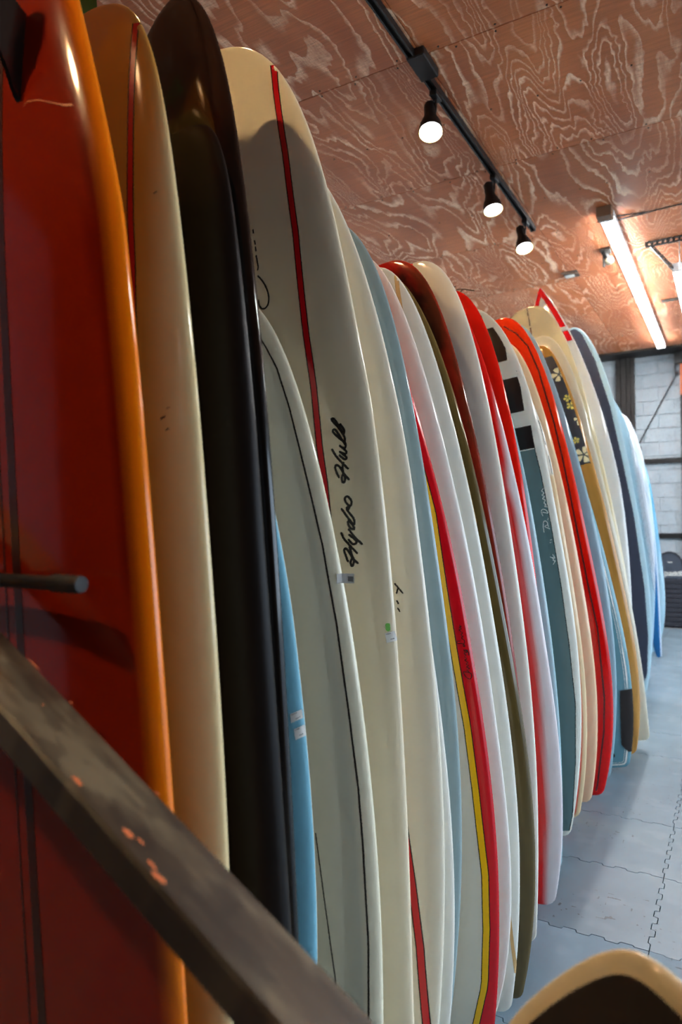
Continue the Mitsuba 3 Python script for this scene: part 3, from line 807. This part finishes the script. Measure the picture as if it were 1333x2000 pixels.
# the fin: a thin raked blade standing on the face
fp = catmull([(2.126, -.006), (2.145, .010), (2.178, .026), (2.23, .055), (2.30, .10), (2.36, .125), (2.40, .13), (2.385, .10), (2.345, .055), (2.305, .025), (2.285, -.006)], 6)
fv, ff = cut(Polygon(fp).buffer(0).segmentize(.012))
V, m_ = [], len(fv)
for side in (-1, 1):
    for (tt, hh) in fv:
        th = .0045 * max(.12, 1 - max(hh, 0) / .15)
        V.append(b.at(tt, .157 + .107 * (tt - 2.126) + side * th, -b.h(tt) * .92 - hh))
edges = trimesh.Trimesh(np.c_[fv, np.zeros(m_)], ff, process=False)
rim_e = edges.edges[trimesh.grouping.group_rows(edges.edges_sorted, require_count=1)]
F = [list(q) for q in ff] + [[q[2] + m_, q[1] + m_, q[0] + m_] for q in ff]
for i_, j_ in rim_e:
    F += [[j_, i_, i_ + m_], [j_, i_ + m_, j_ + m_]]
put('fin', mikit.ply(trimesh.Trimesh(V, F, process=False), 'black_fin', smooth=False), b.key, label='glossy black fin')

# 2 cream board with a red stripe
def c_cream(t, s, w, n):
    return lerp(srgb(196, 140, 62), srgb(222, 198, 146), ss(.225, .295, s))  # shade and warm bounce from the amber board painted in as darker tan


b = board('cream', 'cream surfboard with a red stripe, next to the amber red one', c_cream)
edged_stripe(b, curve([(2.44, .176), (2.35, .187), (2.22, .197), (2.11, .204), (2.0, .208), (1.9, .213), (.2, .213)]), .0105, 'red_paint', .3, 2.425)
edged_stripe(b, curve([(2.44, -.176), (2.22, -.197), (1.9, -.213), (.2, -.213)]), .0105, 'red_paint', .3, 2.425)
for tt, s_, r in ((1.62, .258, .003), (1.60, .266, .002), (1.635, .270, .0016), (2.02, .255, .002)):
    inked(b, 'dirt_mark', [[(tt, s_), (tt + r, s_ + r * 2.2)]], r, 'dark_seam')

# 3, 4 dark boards
b = board('dark', 'small matte dark brown surfboard in front of the tall black one', srgb(20, 16, 14), 'satin_resin')
b = board('black', 'tall glossy black surfboard rising above its neighbours', srgb(13, 9, 7))
# 5 light blue sliver
b = board('lblue', 'short sky blue surfboard with two price labels, behind the black one', lambda t, s, w, n: np.where((n > .1)[:, None], srgb(214, 208, 190), srgb(118, 176, 196)), 'satin_resin')
sticker(b, 1.046, 1.064, .272, .2925, .35)
sticker(b, 1.012, 1.034, .276, .2925, .35)
# 6 pinline board
b = board('pin', 'short off-white surfboard with a thin black pinline along its rail', lambda t, s, w, n: lerp(srgb(196, 194, 176), srgb(224, 217, 190), ss(-.01, .0, s - (w - .024))))
pin = curve([(2.0, .10), (1.905, .156), (1.834, .188), (1.732, .214), (1.641, .230), (1.55, .244), (1.482, .253), (1.398, .263), (1.23, .272), (1.04, .273), (.89, .271), (.776, .264), (.678, .255), (.582, .246), (.434, .223), (.3, .195), (.15, .150)])
tt = np.linspace(.1, 2.0, 90)
patch(b, 'pinline', 'black_ink', tt, lambda t: pin(t) - .0018, lambda t: pin(t) + .0018, 2)
patch(b, 'pinline', 'black_ink', tt, lambda t: -pin(t) - .0018, lambda t: -pin(t) + .0018, 2)
patch(b, 'seam_line', 'black_ink', np.linspace(.05, .80, 40), .1617, .1643, 2)
p0, p1 = b.front(1.326, .283, .0012), b.front(1.326, .2905, .0012)
ux = np.array([.97, .22, -.02])
lab = []
for dz in (-.0105, .0105):
    lab += [p0 + [0, -.001, dz], p1 + [.001, -.001, dz], p1 + ux * .014 + [0, 0, dz], p1 + ux * .028 + [0, 0, dz]]
lab = np.array(lab)
pk = put('price_label', mikit.ply(trimesh.Trimesh(lab, [[0, 1, 5], [0, 5, 4], [1, 2, 6], [1, 6, 5], [2, 3, 7], [2, 7, 6]], process=False), 'label_paper'), b.key)
put('label_print', mikit.ply(trimesh.Trimesh(np.array([lab[2] + [0, -.0006, .004], lab[3] + [-.002, -.0006, .004], lab[7] + [-.002, -.0006, -.006], lab[6] + [0, -.0006, -.006]]), [[0, 1, 2], [0, 2, 3]], process=False), 'label_print'), pk)

# 7 tall white board with lettering and red stripe
b = board('hydro', 'tall cream white surfboard with a long red stripe and black script lettering', srgb(228, 214, 184))
edged_stripe(b, curve([(2.80, .238), (2.71, .247), (2.427, .262), (2.2, .262), (1.933, .247), (1.8, .243), (1.64, .229), (1.56, .226), (.4, .12)]), .0135, 'red_paint', .4, 2.74, .0024)
edged_stripe(b, curve([(2.80, -.238), (2.71, -.247), (2.427, -.262), (2.2, -.262), (1.56, -.226), (.4, -.12)]), .0135, 'red_paint', .4, 2.74, .0024)
inked(b, 'lettering', HH, .0056, label='black script lettering reading Hydro Hull')
inked(b, 'script_logo', LOOP, .0044, label='black script mark beside the dark board')
sticker(b, 1.168, 1.190, .300, .3195, .1)
inked(b, 'green_sticker', [[(1.198, .3085), (1.207, .3095)]], .010, 'green_dot')
# 8, 9 white boards
b = board('white8', 'wide plain white surfboard with a red stripe low down, right of the lettered one', srgb(229, 221, 200))
edged_stripe(b, curve([(.05, .18), (.28, .203), (.46, .217), (.6, .219), (2.4, .2)]), .016, 'red_paint', .08, 1.05, .0025)
inked(b, 'lettering', [[(1.310, .272), (1.300, .279), (1.286, .288)], [(1.300, .279), (1.287, .2735)], [(1.268, .272), (1.262, .2745)], [(1.250, .272), (1.243, .2755)]], .004)
b = board('white9', 'white surfboard whose rail shows only low down, between two wider boards', srgb(218, 216, 206))
# 10
b = board('bluegrey', 'wide blue grey surfboard between white boards', lambda t, s, w, n: np.where((n > .1)[:, None], srgb(214, 208, 190), srgb(140, 160, 162)))
# 11 red, yellow and white
yl = curve([(2.4, .08), (2.0, .19), (1.7, .256), (1.6, .270), (1.483, .280), (1.238, .275), (1.052, .273), (.885, .273), (.722, .2645), (.494, .248), (.349, .223), (.198, .186), (.05, .12)])
def c_redyel(t, s, w, n):
    y_ = np.interp(t, [.05, .198, .349, .494, .722, .885, 1.052, 1.238, 1.483, 1.6, 1.7, 2.0, 2.4], [.12, .186, .223, .248, .2645, .273, .273, .275, .280, .270, .256, .19, .08])
    return np.where((np.abs(s) > y_)[:, None], srgb(204, 10, 18), srgb(214, 212, 200))


b = board('redyel', 'red railed surfboard with a yellow stripe and a black signature', c_redyel)
patch(b, 'red_band', 'red_paint', np.linspace(.06, 2.45, 90), lambda t: yl(t) + .008, lambda t: b.w(t) * .9999, 14, .0004)
edged_stripe(b, yl, .016, 'yellow_paint', .05, 2.1, .0022, 90)
inked(b, 'signature', [[(t, .286 + (s - .2907) * .80) for t, s in p] for p in JL], .0016, label='black signature reading Jimmy Lewis')
# 12, 13
b = board('pinklit_white', 'white surfboard behind the red and yellow one', lambda t, s, w, n: lerp(srgb(226, 212, 200), srgb(224, 222, 214), ss(.18, .29, s)))  # faint pink painted in for the reflection of the red board
b = board('white13', 'white surfboard with a tan centre inlay, in front of the olive one', srgb(220, 219, 208))
patch(b, 'inlay', 'tan_wood_inlay', np.linspace(2.1, 2.43, 24), lambda t: .097 - .1 * (t - 2.33) - .008, lambda t: .097 - .1 * (t - 2.33) + .006, 3)
patch(b, 'inlay', 'tan_wood_inlay', np.linspace(.13, .36, 20), lambda t: .150 + .1 * (t - .2) - .006, lambda t: .150 + .1 * (t - .2) + .003, 3)
# 14 olive wood
def c_olive(t, s, w, n):
    g = meshkit.fbm(np.stack([t * 3, s * 26, n * 2], -1), 4, 3)
    c = lerp(srgb(62, 50, 24), srgb(100, 84, 46), g)
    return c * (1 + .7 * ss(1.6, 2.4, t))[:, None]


b = board('olive', 'narrow dark olive brown surfboard with a pointed tail', c_olive)
patch(b, 'pinline', 'tan_wood_inlay', np.linspace(1.5, 2.44, 40), lambda t: b.w(t) - .030, lambda t: b.w(t) - .024, 2)
# 15 maroon burst
def c_maroon(t, s, w, n):
    g = meshkit.fbm(np.stack([t * 5, s * 9, n * 1.5], -1), 4, 8)
    q = ss(.40, .62, g)
    c = lerp(srgb(28, 5, 5), srgb(138, 12, 9), q)
    hot = ss(2.45, 2.57, t) * .6
    c = c * (1 - hot[:, None]) + np.array(srgb(200, 30, 18)) * hot[:, None]
    edge = ss(.05, .01, w - np.abs(s)) * .3
    return c * (1 - edge[:, None]) + np.array(srgb(150, 70, 40)) * edge[:, None]


b = board('maroon', 'mottled maroon and black surfboard with a round nose', c_maroon)
# 16, 17
b = board('white16', 'tall white round-nosed surfboard behind the mottled maroon one', srgb(226, 220, 206))
patch(b, 'nose_stripe', 'red_paint', np.linspace(2.3, 2.598, 30), -.028, .004, 4)
def c_lav(t, s, w, n):
    e = np.interp(t, [0, .14, .34, .46, .69, .93, 1.53, 1.64, 1.74, 2.6], [.11, .140, .184, .197, .221, .238, .243, .229, .237, .2])
    r = ss(.022, -.006, s - e) * ss(-.05, .0, s + e + .03)
    low = np.where(n > 0, 1.0, 1.0)
    return lerp(srgb(216, 210, 212), srgb(208, 22, 18), r * low)


b = board('lavender', 'pale lilac white railed surfboard with a soft-edged red face', c_lav)
# 18, 19
b = board('red', 'bright red surfboard without markings, right of the tall white one', srgb(216, 24, 12))
b = board('teal19', 'pale teal surfboard showing as a thin strip right of the red one', srgb(150, 184, 192))
# 20 black and white checks over teal
b = board('checker', 'white railed surfboard with black blocks above a teal face', lambda t, s, w, n: vcol(srgb(222, 220, 206), len(t)))
face = curve([(.03, .09), (.111, .122), (.364, .186), (.631, .234), (.904, .255), (1.2, .268), (1.49, .272), (1.75, .268), (1.875, .260)])
patch(b, 'teal_face', 'teal_paint', np.linspace(.03, 1.875, 80), lambda t: -face(t), face, 32, .0006)
for sg in (1, -1):
    patch(b, 'pinline', 'black_ink', np.linspace(.03, 1.9, 80), lambda t: sg * face(t) - (.0005 if sg > 0 else .003), lambda t: sg * face(t) + (.003 if sg > 0 else .0005), 2, .001)
inr = lambda t: b.w(t) - .032
for t0, t1, sa in ((1.880, 1.997, .19), (2.077, 2.262, .17), (2.362, 2.568, .124), (2.632, 2.70, .02)):
    for k_ in range(4):
        s_hi = sa + (.072 if k_ == 0 else -.06 - .17 * (k_ - 1))
        s_lo = sa if k_ == 0 else s_hi - .10
        patch(b, 'black_block', 'black_ink', np.linspace(t0, t1, 10), lambda t: s_lo - (.03 if k_ == 0 else 0), lambda t: min(s_hi, inr(t)), 9)
patch(b, 'pinline', 'black_ink', [2.290, 2.2935], .12, .235, 2)
patch(b, 'pinline', 'black_ink', [2.275, 2.277], .12, .24, 2)
inked(b, 'signature', WS, .0032, 'white_paint', label='white handwritten signature')
# 21 stripe board
def c_stripe(t, s, w, n):
    r = ss(.012, .0, np.abs(s) - (w - .026))
    c = lerp(srgb(214, 190, 148), srgb(206, 24, 22), r)
    top = (t > 1.77)
    return np.where(top[:, None], srgb(224, 220, 208), c)


b = board('stripe', 'red faced surfboard with black and white blocks at its top, behind the checked one', c_stripe)
for t0, t1 in ((1.775, 1.875), (1.935, 2.08), (2.15, 2.28)):
    patch(b, 'black_block', 'black_ink', np.linspace(t0, t1, 10), lambda t: .1, lambda t: b.w(t) - .004, 5)
    patch(b, 'black_block', 'black_ink', np.linspace(t0, t1, 10), lambda t: -.15, lambda t: .05, 5)
# 22, 23
b = board('peach', 'peach cream surfboard with a square tail, left of the red pinlined one', srgb(224, 194, 156))
b = board('redline', 'red orange surfboard with a dark pinline following its outline', lambda t, s, w, n: lerp(srgb(196, 8, 8), srgb(232, 52, 16), ss(.9, 2.6, t)))
rl = curve([(.03, .025), (.066, .041), (.353, .138), (.539, .180), (.918, .222), (1.147, .221), (1.722, .228), (1.923, .228), (2.12, .222), (2.458, .192), (2.632, .156), (2.746, .097), (2.815, .03)])
for sg in (1, -1):
    patch(b, 'pinline', 'dark_pinline', np.linspace(.03, 2.815, 110), lambda t: sg * rl(t) - .0045, lambda t: sg * rl(t) + .0045, 2)
# 24, 25, 26
b = board('greyblue', 'grey blue surfboard showing as a strip right of the pinlined red one', srgb(136, 168, 180))
b = board('padboard', 'teal surfboard with white stripes, a black tail pad and a round tail', srgb(104, 150, 162))
contour_band(b, 'stripe', 'white_paint', .018, .027, 0, 1.6)
contour_band(b, 'stripe', 'white_paint', .034, .037, 0, 1.6)
patch(b, 'tail_pad', 'pad_foam', np.linspace(.080, .478, 24), lambda t: (.064 + .075 * (t - .145) / .335 * 1.0 if t > .145 else .064 + (.145 - t) * .6), lambda t: b.w(t) - .002, 14, .006)
patch(b, 'tail_pad', 'pad_foam', np.linspace(.080, .478, 24), lambda t: -b.w(t) + .002, lambda t: -(.064 + .075 * (t - .145) / .335 * 1.0 if t > .145 else .064 + (.145 - t) * .6), 14, .006)
put('leash_plug', mesh('black_rubber', lathe([(0, 0), (.012, 0), (.014, .004), (.007, .005), (0, .002)], [0, -1, 0], b.front(.085, -.005, .0005))), b.key)
def c_wood(t, s, w, n):
    g = meshkit.fbm(np.stack([t * 2.2, s * 34, n * 2], -1), 4, 5)
    return lerp(srgb(150, 98, 38), srgb(214, 158, 80), g)


b = board('wood', 'golden brown wooden surfboard with a dark flowered deck panel', c_wood)
panel = patch(b, 'deck_panel', 'pad_print_dark', np.linspace(1.965, 2.80, 40), lambda t: -(b.w(t) - .016), lambda t: b.w(t) - .016, 28, .0012)
def flower(b, tc, sc, r, bsdf, rot=0.0):
    fl = []
    for q in range(5):
        a_ = rot + q * 2 * math.pi / 5
        pts = [(.12 * r, 0), (.45 * r, .22 * r), (.85 * r, .34 * r), (1.0 * r, .12 * r), (.93 * r, 0), (1.0 * r, -.14 * r), (.82 * r, -.34 * r), (.42 * r, -.22 * r)]
        fl.append(Polygon([(tc + x * math.cos(a_) - y * math.sin(a_), sc + x * math.sin(a_) + y * math.cos(a_)) for x, y in pts]))
    reg = Polygon([(t, b.w(t) - .018) for t in np.linspace(1.97, 2.78, 30)] + [(t, -b.w(t) + .018) for t in np.linspace(2.78, 1.97, 30)])
    v, f = cut(unary_union(fl).intersection(reg))
    w = b.w(v[:, 0])
    put('flower_print', mikit.ply(trimesh.Trimesh(b.front(v[:, 0], v[:, 1], .0022), f, process=False), bsdf), panel)


for tc, sc, r, m_ in ((2.645, .108, .055, 'petal_cream'), (2.455, .135, .028, 'petal_yellow'), (2.395, .147, .030, 'petal_yellow'), (2.29, .182, .034, 'petal_cream'), (2.255, .19, .028, 'petal_cream'), (2.14, .135, .024, 'petal_yellow'), (2.03, .165, .058, 'petal_cream'), (2.05, .06, .05, 'petal_cream'), (2.35, .0, .05, 'petal_yellow'), (2.2, -.08, .05, 'petal_cream')):
    flower(b, tc, sc, r, m_, tc * 7)
patch(b, 'seam_line', 'black_ink', [1.962, 1.966], lambda t: -(b.w(t) - .016), lambda t: b.w(t) - .014, 8, .0016)
b = board('cream27a', 'pale cream surfboard with a blunt nose, right of the flowered wooden one', srgb(206, 200, 178))
b = board('cream27', 'cream surfboard with a broken dark centre line at its wide nose', srgb(222, 208, 168))
for t0, t1 in ((3.30, 3.372), (3.21, 3.285), (3.13, 3.19), (3.05, 3.10)):
    patch(b, 'centre_line', 'dark_seam', np.linspace(t0, t1, 8), .012, .020, 2)
b = board('swallow', 'white pointed surfboard with a red chevron at its nose', lambda t, s, w, n: vcol(srgb(220, 222, 220), len(t)))
tt = np.linspace(3.17, 3.742, 40)
for sg in (1, -1):
    f0 = lambda t: max(0.0, b.w(t) * .98 - .052)
    f1 = lambda t: b.w(t) * .999
    for ta, tb in ((3.17, 3.27), (3.31, 3.742)):
        ts_ = np.linspace(ta, tb, 24)
        if sg > 0:
            patch(b, 'chevron', 'red_paint', ts_, f0, f1, 5)
        else:
            patch(b, 'chevron', 'red_paint', ts_, lambda t: -f1(t), lambda t: -f0(t), 5)
b = board('navy', 'navy faced surfboard with pale blue rails', srgb(168, 198, 208), 'satin_resin')
nv = curve([(.1, .09), (.165, .134), (.531, .208), (.967, .250), (1.653, .272), (2.164, .260), (2.695, .238), (3.181, .175), (3.502, .088), (3.56, .03)])
patch(b, 'navy_face', 'navy_foam', np.linspace(.06, 3.56, 90), lambda t: -nv(t), nv, 32, .0012)
b = board('pale30', 'white surfboard with fine blue lines, right of the navy one', lambda t, s, w, n: lerp(srgb(160, 192, 206), srgb(206, 212, 218), ss(.235, .25, s)))
for d in (.235, .252, .268):
    patch(b, 'pinline', 'steel_blue_line', np.linspace(.4, 2.6, 50), d - .003, d + .001, 2)
b = board('royal', 'white railed surfboard with a royal blue lower half, near the far wall', lambda t, s, w, n: lerp(srgb(180, 198, 210), srgb(20, 92, 150), ss(.02, .01, s - (w - .03)) * ss(1.5, 1.35, t)))
b = board('aqua', 'aqua blue surfboard with a round nose, farthest of the rack', lambda t, s, w, n: lerp(srgb(160, 194, 208), srgb(84, 156, 188), ss(.9, 1.5, t)))

# the board standing in the near right corner
class CornerBoard(Board):
    def w(self, t):
        t = np.asarray(t, float)
        d = np.clip(self.L - t, 0, None)
        w = 1.1726 * np.sqrt(d * (d + .0928))
        w = w / (1 + (w / .235) ** 4) ** .25
        w = w * (.60 + .40 * ss(0, .55, t))
        return w - np.where(t < .05, .05 - np.sqrt(np.clip(.0025 - (.05 - t) ** 2, 0, None)), 0)

    def at(self, t, s, n):
        t, s, n = np.broadcast_arrays(*(np.asarray(v, float) for v in (t, s, n)))
        return self.o + t[..., None] * self.a + s[..., None] * self.s + n[..., None] * self.nrm


b = CornerBoard(.0, 0.0, 0.0, 1.05, .24, .13, .45, 2.4, 2, .5, rk=.0, hm=.032, p=3.0)
yaw, tilt, roll = -.3808, math.radians(10), -.1803
Rz = np.array([[math.cos(yaw), -math.sin(yaw), 0], [math.sin(yaw), math.cos(yaw), 0], [0, 0, 1]])
ex, ey, ez = Rz @ [1, 0, 0], Rz @ [0, 1, 0], np.array([0, 0, 1.0])
up_ = ez * math.cos(tilt) + ey * math.sin(tilt)
b.a, b.s = up_ * math.cos(roll) + ex * math.sin(roll), ex * math.cos(roll) - up_ * math.sin(roll)
b.nrm = ey * math.cos(tilt) - ez * math.sin(tilt)
b.o = np.array([-.0982, .8001, 1.0302]) - b.a * b.L
b.key = thing('surfboard', 'short cream board with a dark deck, standing in the near corner by itself', 'surfboard')
v, f, t, s, w, n = b.body()
put('body', mikit.ply(trimesh.Trimesh(v, f, process=False), 'gloss_resin', smooth=True, color=vcol(srgb(232, 214, 178), len(v))), b.key)
ts = np.concatenate([np.linspace(0, .9 * b.L, 80), b.L - .1 * b.L * np.linspace(1, 0, 50)[1:-1] ** 2])
deck = Polygon(np.concatenate([np.stack([ts, b.w(ts)], 1), np.stack([ts, -b.w(ts)], 1)[::-1]])).buffer(0).buffer(-.020)
from scipy.spatial import Delaunay
gx, gy = np.meshgrid(np.linspace(.03, b.L, 70), np.linspace(-.24, .24, 40), indexing='ij')
inn = np.array([[x, y] for x, y in zip(gx.ravel(), gy.ravel()) if deck.buffer(-.004).contains(Point(x, y))])
bd_ = np.array([deck.exterior.interpolate(q).coords[0] for q in np.linspace(0, deck.exterior.length, 220, endpoint=False)])
pv = np.vstack([bd_, inn])
tri = Delaunay(pv).simplices
cen = pv[tri].mean(1)
tri = tri[[deck.buffer(.0005).contains(Point(*q)) for q in cen]]
put('deck_pad', mikit.ply(trimesh.Trimesh(b.front(pv[:, 0], pv[:, 1], .003), tri, process=False), 'pad_foam', smooth=True), b.key)
k = thing('floor_rack', 'low black pipe rack behind the short board in the near corner', 'rack')
up = b.o + b.a * .62 + b.nrm * (.032 + .018)
L_, R_ = up - ex * .17, up + ex * .17
put('rail', mesh('black_steel', tube([L_, R_], .016, 10)), k)
for e in (L_ + ex * .02, R_ - ex * .02):
    put('leg', mesh('black_steel', tube([e, [e[0], e[1], 0.001]], .014, 10)), k)
